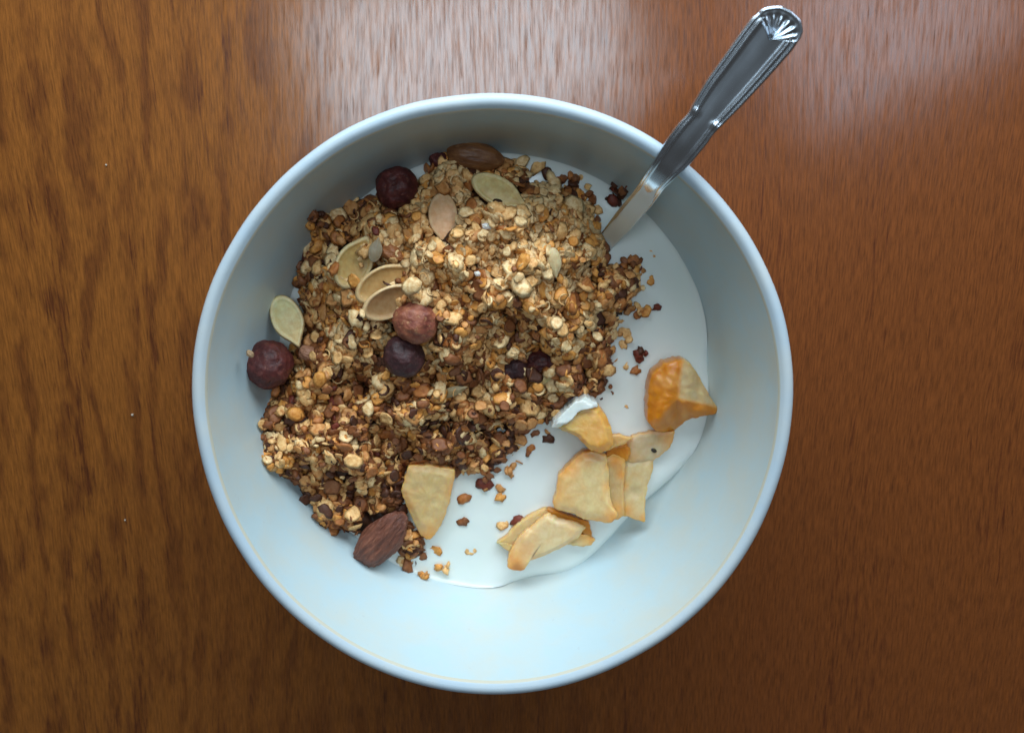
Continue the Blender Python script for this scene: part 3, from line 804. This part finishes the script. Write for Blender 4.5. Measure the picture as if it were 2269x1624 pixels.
tag(seed_obj("pumpkin_seed", 845, 628, 130, 74, 30, hz(845, 628) + .0016, (8, 12), .10, (.64, .38, .14), (.88, .62, .32), (.64, .40, .16), .02, 5, .07, .3), "middle of three overlapping curved pumpkin seeds", "pumpkin seed", PSG)
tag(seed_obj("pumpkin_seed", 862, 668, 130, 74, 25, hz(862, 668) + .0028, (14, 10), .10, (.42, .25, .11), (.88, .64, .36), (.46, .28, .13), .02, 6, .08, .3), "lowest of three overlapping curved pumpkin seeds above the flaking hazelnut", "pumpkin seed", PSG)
SFG = "sunflower seeds on the granola"
tag(seed_obj("sunflower_seed", 832, 556, 52, 30, 75, hz(832, 556) + .0030, (0, 10), 0, (.34, .29, .20), (.42, .36, .25), None, .2, 7, .0), "greyish sunflower seed lying on the uppermost curved pumpkin seed", "sunflower seed", SFG)
tag(seed_obj("sunflower_seed", 1228, 580, 64, 32, -82, hz(1228, 580) + .0035, (8, 0), 0, (.80, .66, .38), (.84, .70, .42), None, .22, 8, .0), "cream sunflower seed with its point down on the heap's crest", "sunflower seed", SFG)
tag(seed_obj("sunflower_seed", 1003, 868, 60, 24, 20, hz(1003, 868) + .0025, (10, 0), 0, (.40, .32, .17), (.46, .38, .22), None, .2, 9, .0), "long tan sunflower seed in the lower middle of the heap", "sunflower seed", SFG)
tag(seed_obj("sunflower_seed", 1210, 838, 48, 20, 35, hz(1210, 838) + .0028, (0, 0), 0, (.55, .44, .20), (.6, .5, .25), None, .2, 10, .0), "small yellow sunflower seed below the half buried hazelnuts", "sunflower seed", SFG)

# ------------------------------------------------------------------ apple pieces
AMBER = np.array((0.46, 0.15, 0.012)); BROWN = np.array((0.27, 0.065, 0.010))
def slab(poly, zf, thick, flesh, label, edge_w=.16, dome=.00035, amber_spots=(), pale_spots=(), zbumps=(), nz=.00012, sd=0, sag=None, brown=.8, name="apple_slice", colf=None):
    """irregular thick slice. poly in pixels, zf(px,py) -> height of the upper face"""
    P = np.array(poly, float); n = 96
    seg = np.roll(P, -1, 0) - P; ln = np.hypot(*seg.T); cum = np.r_[0, np.cumsum(ln)]
    pts = []
    for k in range(n):
        t = cum[-1] * k / n; i = np.searchsorted(cum, t, 'right') - 1
        pts.append(P[i] + seg[i] * (t - cum[i]) / ln[i])
    pts = np.array(pts)
    for _ in range(1): pts = (np.roll(pts, 1, 0) + 2 * pts + np.roll(pts, -1, 0)) / 4
    jag = np.array([noise.noise(Vector((a / 9, b / 9, sd))) for a, b in pts]) * 3.4
    c = pts.mean(0); dr = pts - c; ln2 = np.hypot(*dr.T)[:, None]; pts = pts + dr / ln2 * jag[:, None]
    qs = [1, .975, .95, .91, .87, .82, .77, .71, .65, .58, .51, .43, .35, .27, .18, .09]
    V, C = [], []
    def zz(x, y, q):
        z_ = zf(x, y) + dome * sstep(0, .28, 1 - q)
        for bx, by, rr, am in zbumps: z_ += am * math.exp(-((x - bx)**2 + (y - by)**2) / rr**2)
        return z_ + nz * fbm(x / 16, y / 16, sd, 3)
    def colr(x, y, q):
        e = math.exp(-(1 - q) / (edge_w * .85)) * (.15 + .65 * (0.5 + 0.5 * fbm(x / 22, y / 22, sd + 3, 2)))
        am = min(1, e * .85)
        for bx, by, rr, k in amber_spots: am = am + (1 - am) * k * .7 * math.exp(-((x - bx)**2 + (y - by)**2) / rr**2)
        for bx, by, rr, k in pale_spots: am *= 1 - k * math.exp(-((x - bx)**2 + (y - by)**2) / rr**2)
        if colf: am = colf(x, y, am)
        am = min(1, max(0, am + .13 * fbm(x / 26, y / 26, sd + 8, 3)))
        base = np.array(flesh) * np.array((.93, .90, .92)) * (1 - am) + AMBER * am
        deep = max(0, am - .62) / .38 * brown
        return base * (1 - deep) + BROWN * deep
    zc = zf(*c)
    for q in qs:
        for x, y in c + (pts - c) * q:
            z_ = zz(x, y, q) - (0.0004 if q == 1 else 0)
            V.append(at(x, y, z_)); C.append(colr(x, y, q))
    m1 = len(qs)
    V.append(at(c[0], c[1], zz(c[0], c[1], 0))); C.append(colr(c[0], c[1], 0)); top = len(V) - 1
    Fc = []
    for k in range(m1 - 1):
        for j in range(n):
            i = (j + 1) % n; Fc.append((k * n + i, (k + 1) * n + i, (k + 1) * n + j, k * n + j))
    for j in range(n): Fc.append(((m1 - 1) * n + (j + 1) % n, top, (m1 - 1) * n + j))
    # side wall and underside
    b0 = len(V)
    for f_, q in ((.35, 1.01), (.8, .99), (1.0, .93), (1.0, .5)):
        for j in range(n):
            x, y = c + (pts[j] - c); w = V[j].copy(); w = w - (0, 0, thick * f_)
            cc = V[top]; w[:2] = cc[:2] + (w[:2] - cc[:2]) * q
            rw = math.hypot(w[0], w[1] / YS)
            if rw > .084: w[:2] *= .084 / rw; rw = .084
            w[2] = min(max(w[2], float(wall_z(rw)) + .0003), V[j][2] - .0002)
            V.append(w); C.append(colr(x, y, 1) * .9)
    bc = V[top] - (0, 0, thick); V.append(bc); C.append(AMBER); bot = len(V) - 1
    rows = [0, b0, b0 + n, b0 + 2 * n, b0 + 3 * n]
    for a_, b_ in zip(rows, rows[1:]):
        for j in range(n):
            i = (j + 1) % n; Fc.append((a_ + j, b_ + j, b_ + i, a_ + i))
    for j in range(n): Fc.append((rows[-1] + j, bot, rows[-1] + (j + 1) % n))
    V = np.array(V); o0 = V.mean(0)
    o = link(name, mesh(name, V - o0, Fc, M_APPLE, cols=np.clip(np.array(C), .003, .9))); o.location = o0
    if label: tag(o, label, "apple piece", "baked apple pieces in the milk")
    return o
def plane(z0, x0=0, y0=0, gx=0, gy=0): return lambda x, y: z0 + gx * (x - x0) + gy * (y - y0)
m = MZ; FL = (.60, .46, .21); FL2 = (.62, .52, .32)
AMBER = np.array((0.94, 0.35, 0.010))
def sstep(a, b, x):
    t = min(1, max(0, (x - a) / (b - a))); return t * t * (3 - 2 * t); mp_ = 1.55e-4
# wedge at the foot of the heap
slab([(900, 1048), (905, 1030), (950, 1030), (1008, 1040), (1005, 1070), (996, 1110), (982, 1155), (960, 1190), (946, 1197), (928, 1180), (905, 1130), (888, 1090)],
     plane(m + .0055, 950, 1110, -.00001, -.000015), .006, (.78, .60, .28), "smooth yellow green apple wedge tucked under the heap's lower edge", .10,
     dome=.001, amber_spots=[(955, 1190, 28, .8), (900, 1110, 26, .5), (1000, 1090, 14, .5)], nz=.0004, sd=2)
# amber chunk, upper right: a big glossy left face, a pale right face and a browned hollow below
def chunk_z(x, y):
    a = -.000030 * max(0, 1500 - x) - .0000012 * max(0, 1470 - x) ** 2
    b = -.000075 * (x - 1505 + .12 * (y - 840)) + .00004 * (850 - y) * 0
    c_ = -.00017 * (y - 884 - .20 * (x - 1505)) + .00020 * max(0, 1500 - x)
    k = 1800.0
    return m + .0125 - math.log(math.exp(-a * k) + math.exp(-b * k) + math.exp(-c_ * k)) / k + .0003 * math.sin(x / 7.0 + y / 30.0)
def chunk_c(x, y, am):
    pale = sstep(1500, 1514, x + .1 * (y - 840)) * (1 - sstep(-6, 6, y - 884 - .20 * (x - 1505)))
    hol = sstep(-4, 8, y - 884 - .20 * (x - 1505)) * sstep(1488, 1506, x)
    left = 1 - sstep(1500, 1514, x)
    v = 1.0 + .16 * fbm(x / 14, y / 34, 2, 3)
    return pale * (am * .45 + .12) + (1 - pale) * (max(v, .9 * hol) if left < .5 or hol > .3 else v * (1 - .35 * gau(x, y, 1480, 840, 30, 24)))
slab([(1436, 860), (1445, 830), (1472, 806), (1515, 796), (1532, 808), (1552, 840), (1575, 880), (1592, 905), (1584, 918), (1555, 922), (1520, 932), (1492, 956), (1455, 956), (1434, 935)],
     chunk_z, .0095, (.80, .66, .36), "thick glossy amber chunk of baked apple nearest the right bowl wall", .10, dome=.0012,
     nz=.0006, sd=5, brown=.35, colf=chunk_c)
# flat piece behind
slab([(1385, 985), (1400, 965), (1450, 956), (1495, 955), (1492, 972), (1486, 990), (1468, 1006), (1450, 1020), (1405, 1026), (1382, 1018)],
     plane(m + .0030, 1440, 990, 0, 0), .003, (.74, .60, .36), "flat pale apple piece with a dark pip mark below the amber chunk", .10, amber_spots=[(1475, 960, 22, .7), (1390, 1010, 22, .7), (1492, 978, 14, .8)], sd=9)
slab([(1385, 1020), (1410, 1014), (1448, 1018), (1446, 1045), (1434, 1080), (1429, 1120), (1430, 1157), (1405, 1150), (1380, 1142), (1378, 1095)],
     plane(m + .0034, 1410, 1090, .00001, .000012), .0032, (.78, .64, .34), "narrow pale apple strip at the right end of the row", .13, amber_spots=[(1385, 1130, 16, .8), (1428, 1150, 14, .8), (1384, 1075, 10, .6)], zbumps=[(1405, 1090, 12, -.0008)], sd=12)
slab([(1342, 1012), (1362, 1005), (1386, 1018), (1382, 1080), (1384, 1142), (1366, 1152), (1350, 1150), (1345, 1080)],
     plane(m + .0046, 1365, 1090, 0, 0), .004, (.72, .54, .26), "narrow amber edged apple strip between the broad slice and the end strip", .22, amber_spots=[(1378, 1050, 12, .7), (1365, 1015, 20, .8), (1362, 1130, 18, .7)], sd=15)
# broad slab
slab([(1290, 1002), (1315, 998), (1345, 1010), (1348, 1040), (1350, 1080), (1356, 1120), (1370, 1140), (1360, 1156), (1340, 1158), (1300, 1152), (1262, 1136), (1225, 1125), (1232, 1095), (1238, 1055), (1262, 1028)],
     plane(m + .0075, 1300, 1080, .00001, .00001), .0058, (.84, .68, .34), "broad pale yellow apple slice in the middle of the row", .13, dome=.001,
     amber_spots=[(1258, 1032, 26, .8), (1355, 1148, 20, .7), (1342, 1080, 10, .5), (1250, 1090, 30, .35), (1295, 1004, 20, .7)], sd=18)
# shreds in the middle
slab([(1345, 1000), (1350, 965), (1372, 962), (1402, 970), (1385, 984), (1362, 992)], plane(m + .0062, 1370, 980, 0, 0), .002, (.78, .54, .22), "small curled apple shred right of the milk capped slice", .25, sd=21)
slab([(1340, 1012), (1352, 992), (1390, 982), (1398, 1002), (1388, 1024), (1362, 1020)], plane(m + .0040, 1365, 1003, 0, 0), .003, (.33, .12, .035), "dark reddish amber apple scrap wedged between the slices", .4, amber_spots=[(1368, 1003, 40, 1)], sd=22)
# milk capped slice
cap = slab([(1232, 945), (1250, 925), (1275, 905), (1300, 890), (1325, 900), (1345, 925), (1356, 955), (1360, 985), (1345, 998), (1328, 1005), (1300, 990), (1278, 966), (1255, 958)],
     plane(m + .0105, 1300, 945, .00001, .00002), .009, (.80, .56, .18), "curved yellow apple slice capped with milk beside the heap", .12, dome=.0022,
     amber_spots=[(1318, 930, 40, .45), (1335, 990, 24, .8), (1290, 975, 16, .5)], sd=25)
# lower pieces
slab([(1098, 1204), (1120, 1190), (1140, 1165), (1175, 1140), (1210, 1125), (1222, 1130), (1200, 1158), (1170, 1185), (1140, 1212), (1125, 1208)],
     plane(m + .0028, 1160, 1165, 0, 0), .003, (.80, .62, .30), "thin folded apple strip along the upper side of the lowest slice", .2, sd=28)
slab([(1210, 1128), (1225, 1128), (1262, 1142), (1305, 1156), (1312, 1190), (1290, 1180), (1250, 1168)], plane(m + .0034, 1262, 1155, 0, 0), .003, (.34, .13, .03), "dark amber apple strip under the lower edge of the broad slice", .4, amber_spots=[(1262, 1155, 60, .9)], sd=30)
slab([(1235, 1202), (1250, 1190), (1285, 1180), (1310, 1186), (1318, 1196), (1310, 1208), (1280, 1210)], plane(m + .0032, 1280, 1195, 0, 0), .002, (.82, .64, .32), "small leaf shaped apple shred right of the lowest slice", .15, amber_spots=[(1308, 1190, 16, .9), (1290, 1180, 12, .8)], sd=31)
slab([(1214, 1134), (1240, 1148), (1268, 1152), (1300, 1168), (1280, 1192), (1245, 1212), (1205, 1232), (1168, 1244), (1162, 1264), (1128, 1262), (1124, 1245), (1132, 1218), (1150, 1188), (1180, 1162)],
     plane(m + .0050, 1210, 1195, 0, .00001), .0045, (.84, .68, .38), "long pale apple slice lying lowest in the bowl", .13, dome=.0012,
     amber_spots=[(1140, 1252, 26, .8), (1158, 1215, 24, .45), (1150, 1262, 18, .9)], zbumps=[(1165, 1190, 14, .0008)], sd=33)
slab([(1100, 1200), (1118, 1202), (1140, 1208), (1132, 1222), (1118, 1216)], plane(m + .0030, 1120, 1208, 0, 0), .0015, (.80, .62, .30), "tiny apple tip pointing left at the lowest slice", .3, sd=35)
# dark pip mark
pip = lump("apple_pip", 1449, 998, 4.5, 7, 60, m + .0036, simple("pip", (.03, .02, .012), .4), 40); tag(pip, "tiny dark pip on the flat apple piece", "apple pip")
# milk clinging to the capped slice
def milk_sheet(poly, zf, thick, name, label=None, parent=None, cat="milk", dome=.0008):
    o = slab(poly, zf, thick, (.8, .89, .9), None, name=name, dome=dome, nz=.0001, sd=50)
    o.data.materials.clear(); o.data.materials.append(M_MILK)
    if parent: o.location = o.location - parent.location; o.parent = parent
    else: tag(o, label, cat)
    return o
milk_sheet([(1222, 948), (1228, 930), (1252, 905), (1275, 884), (1298, 879), (1322, 893), (1326, 902), (1300, 903), (1282, 915), (1268, 932), (1250, 945)], plane(m + .0108, 1280, 910, .00001, .000010), .010, "milk_film", parent=cap, dome=.0026)

# ------------------------------------------------------------------ spoon
SA, SB = np.array((1344., 532.)), np.array((1735., 13.))
ax_ = (SB - SA); SL = np.linalg.norm(ax_); ax_ /= SL; pr_ = np.array((-ax_[1], ax_[0]))
def side(lst):
    t = [(np.array(p) - SA) @ ax_ for p in lst]; u = [(np.array(p) - SA) @ pr_ for p in lst]
    o_ = np.argsort(t); t, u = np.array(t)[o_], np.array(u)[o_]
    tt = np.linspace(t[0], t[-1], 260); uu = np.interp(tt, t, u)
    k = np.exp(-(np.arange(-8, 9) / 4.0) ** 2); k /= k.sum()
    uu = np.convolve(np.pad(uu, 8, mode='edge'), k, 'valid')
    return tt, uu
tl_, ul_ = side(SPOON_L); tr_, ur_ = side(SPOON_R)
t_rim = (np.array((1499, 343)) - SA) @ ax_
def spoon_z(t):
    # rises out of the milk, rests on the rim and levels off towards the end
    k = np.arange(-36, 37, 6.0); w = np.exp(-(k / 15) ** 2)
    zk = np.interp(t + k, [-200, 0, 75, 150, 200, 265, 700], [m - .020, m + .0009, .0410, .0600, .0655, .0680, .0800])
    return float((zk * w).sum() / w.sum())
spoon = empty("spoon", at(*(SA + ax_ * (t_rim - 20)), .0655))
S0 = np.array(spoon.location)
tag(spoon, "silver spoon with shell ended handle leaning on the bowl rim", "spoon")
prof = [(-1.0, -.0010), (-1.0, -.0002), (-.985, .00005), (-.95, .00022), (-.90, .00030), (-.86, .00022), (-.83, .00005), (-.80, .00002), (-.77, .00012), (-.73, .00030), (-.68, .00034), (-.63, .00018), (-.58, -.00006), (-.54, -.0002), (-.45, -.00026), (-.2, -.00026), (0, -.00026)]
prof = prof + [(-a_, b_) for a_, b_ in prof[-2::-1]]
def spoon_grid(ts, prof_, kf=None, lift=0.0):
    V = []
    for t in ts:
        tt = min(t, max(tl_.max(), tr_.max()))
        ul = np.interp(tt, tl_, ul_); ur = np.interp(tt, tr_, ur_)
        mid_, hw = (ul + ur) / 2, (ur - ul) / 2
        z_ = spoon_z(t)
        for a_, b_ in prof_:
            e, drop = 1.0, 0.0
            k_ = kf(t, a_) if kf else 0
            p_ = SA + ax_ * t + pr_ * (mid_ + hw * a_ * e)
            q_ = at(p_[0], p_[1], z_); q_[2] += b_ + k_ + lift - drop
            V.append(q_ - S0)
    n_ = len(prof_); Fc = [(i * n_ + j, i * n_ + j + 1, (i + 1) * n_ + j + 1, (i + 1) * n_ + j) for i in range(len(ts) - 1) for j in range(n_ - 1)]
    return V, Fc
tmax = SL - 46
ts = np.concatenate([np.linspace(-60, tmax, 150)])
# main handle: raised double border, sunken middle panel, soft step at the shoulder
tsh = (np.array((1560, 262)) - SA) @ ax_
def kf(t, a_):
    s_ = .0003 * math.exp(-((t - tsh) / 7)**2) * (abs(a_) > .45) * (abs(a_) < .9)
    crown = .0004 * (1 - a_ * a_)
    return s_ + crown
Vh, Fh = spoon_grid(ts, prof, kf)
n_ = len(prof)
# underside
under = [(1.0, -.0011), (.6, -.0017), (0, -.0019), (-.6, -.0017), (-1.0, -.0011)]
Vu, Fu = spoon_grid(ts, under); off_ = len(Vh)
Fh += [tuple(i + off_ for i in f) for f in Fu]
link("handle", mesh("handle", Vh + Vu, Fh, M_STEEL), spoon)
# shell end: rounded three-lobed tip with fluted scallop
def shell():
    t0 = tmax; base = SA + ax_ * t0
    tt = t0; ul = np.interp(tt, tl_, ul_); ur = np.interp(tt, tr_, ur_)
    V, Fc, n, mrows = [], [], 49, 16
    tipo = [(-1.0, 0), (-.99, .25), (-.90, .46), (-.74, .66), (-.55, .86), (-.40, .97), (-.22, 1.0), (0, 1.06), (.22, 1.03), (.42, 1.02), (.60, .95), (.78, .78), (.93, .60), (1.0, .36), (1.02, .15), (1.0, 0)]
    L = np.array(tipo); cl = np.r_[0, np.cumsum(np.hypot(*np.diff(L, axis=0).T))]
    H = 47.0
    for r_ in range(mrows + 1):
        q = 1 - r_ / mrows
        for k in range(n):
            s_ = cl[-1] * k / (n - 1); a_ = np.interp(s_, cl, L[:, 0]); b_ = np.interp(s_, cl, L[:, 1])
            u = ((ul + ur) / 2) + (ur - ul) / 2 * a_ * q; t = t0 - 34 * (1 - q) * (1 - .0) + b_ * H * q
            z_ = spoon_z(t)
            rim_ = .00075 * math.exp(-((q - .93) / .045)**2) + .0003 * math.exp(-((q - .80) / .04)**2)
            ribs = .00021 * (math.cos(2 * math.pi * 6.5 * k / (n - 1) + 2.2 * q)) * np.clip((.80 - q) / .15, 0, 1) * np.clip(q / .2, 0, 1)
            dome = .0013 * (1 - q * q) * np.clip(q / .12 , 0, 1)
            p_ = SA + ax_ * t + pr_ * u; w = at(p_[0], p_[1], z_)
            w[2] += rim_ + ribs + dome * .45 - (.0012 if q == 1 else 0) + .0002
            V.append(w - S0)
    for r_ in range(mrows):
        for k in range(n - 1):
            a_ = r_ * n + k; Fc.append((a_, a_ + 1, a_ + n + 1, a_ + n))
    b0 = len(V)
    for k in range(n):
        v_ = V[k].copy(); v_[2] -= .0006; V.append(v_)
    c_ = np.mean(V[b0:], 0) - (0, 0, .0005); V.append(c_)
    for k in range(n - 1): Fc += [(k + 1, k, b0 + k, b0 + k + 1), (b0 + k, len(V) - 1, b0 + k + 1)]
    return V, Fc
Vs_, Fs_ = shell()
link("shell_ornament", mesh("shell_ornament", Vs_, Fs_, M_STEEL), spoon)
# spoon bowl, sunk in the milk under the granola
v, f = ico(3); cpt = at(*(SA - ax_ * 170), m - .006)
V = []
A_ang = math.atan2(-ax_[1], ax_[0])
for p in v:
    x, y, zz_ = p.x * .024, p.y * .0145, p.z * .004
    if zz_ > 0: zz_ *= -.55
    V.append((x * math.cos(A_ang) - y * math.sin(A_ang) + cpt[0] - S0[0], x * math.sin(A_ang) + y * math.cos(A_ang) + cpt[1] - S0[1], zz_ + cpt[2] - S0[2] + .002))
link("scoop", mesh("scoop", V, f, M_STEEL), spoon)
# milk coating on the lower handle
fp = [(-.78, -.0004), (-.70, .00045), (-.5, .0005), (-.25, .0004), (0, .0004), (.3, .0006), (.6, .0009), (.85, .0012), (.98, .0009), (1.06, -.0003), (1.0, -.0013)]
tc = (np.array((1437, 412)) - SA) @ ax_ + 12
tsm = np.linspace(-40, tc, 50); V = []
for t in tsm:
    ul = np.interp(t, tl_, ul_); ur = np.interp(t, tr_, ur_); k = np.clip((tc - t) / 40, 0, 1); k2 = np.clip((tc - t) / 110, 0, 1)
    for a_, b_ in fp:
        aa = a_ * (.55 + .45 * k) if a_ > 0 else a_ * (.62 + .38 * k) * (1 + .28 * np.clip((50 - t) / 50, 0, 1))
        if a_ > 0: aa *= (.72 + .28 * k2)
        wv = 2.5 * noise.noise(Vector((t / 14, a_ * 2, 3)))
        tt2 = t + (10 * (1 - abs(a_)) + wv) * np.clip(1 - (tc - t) / 30, 0, 1)
        p_ = SA + ax_ * tt2 + pr_ * ((ul + ur) / 2 + (ur - ul) / 2 * aa); q_ = at(p_[0], p_[1], spoon_z(t))
        q_[2] += b_ * (.25 + .75 * k) + .0002 + .0004 * (1 - abs(a_)) * k2 - .0004 * (1 - k)
        V.append(q_ - S0)
n_ = len(fp)
Fc = [(i * n_ + j, i * n_ + j + 1, (i + 1) * n_ + j + 1, (i + 1) * n_ + j) for i in range(len(tsm) - 1) for j in range(n_ - 1)]
link("milk_film", mesh("milk_film", V, Fc, M_MILK), spoon)

# ------------------------------------------------------------------ crumbs on the table
M_CR = simple("pale_crumb", (.5, .44, .36), .6)
for x, y, r_, lb in ((293, 919, 2.3, "tiny white crumb on the table left of the bowl"), (235, 366, 1.9, "tiny pale crumb on the table at far upper left"), (277, 1152, 1.6, "tiny pale crumb on the table at lower left")):
    tag(lump("table_crumb", x, y, r_, r_, 0, .0004, M_CR, int(x), .3), lb, "crumb")
for x, y, r_, lb in ():
    pass
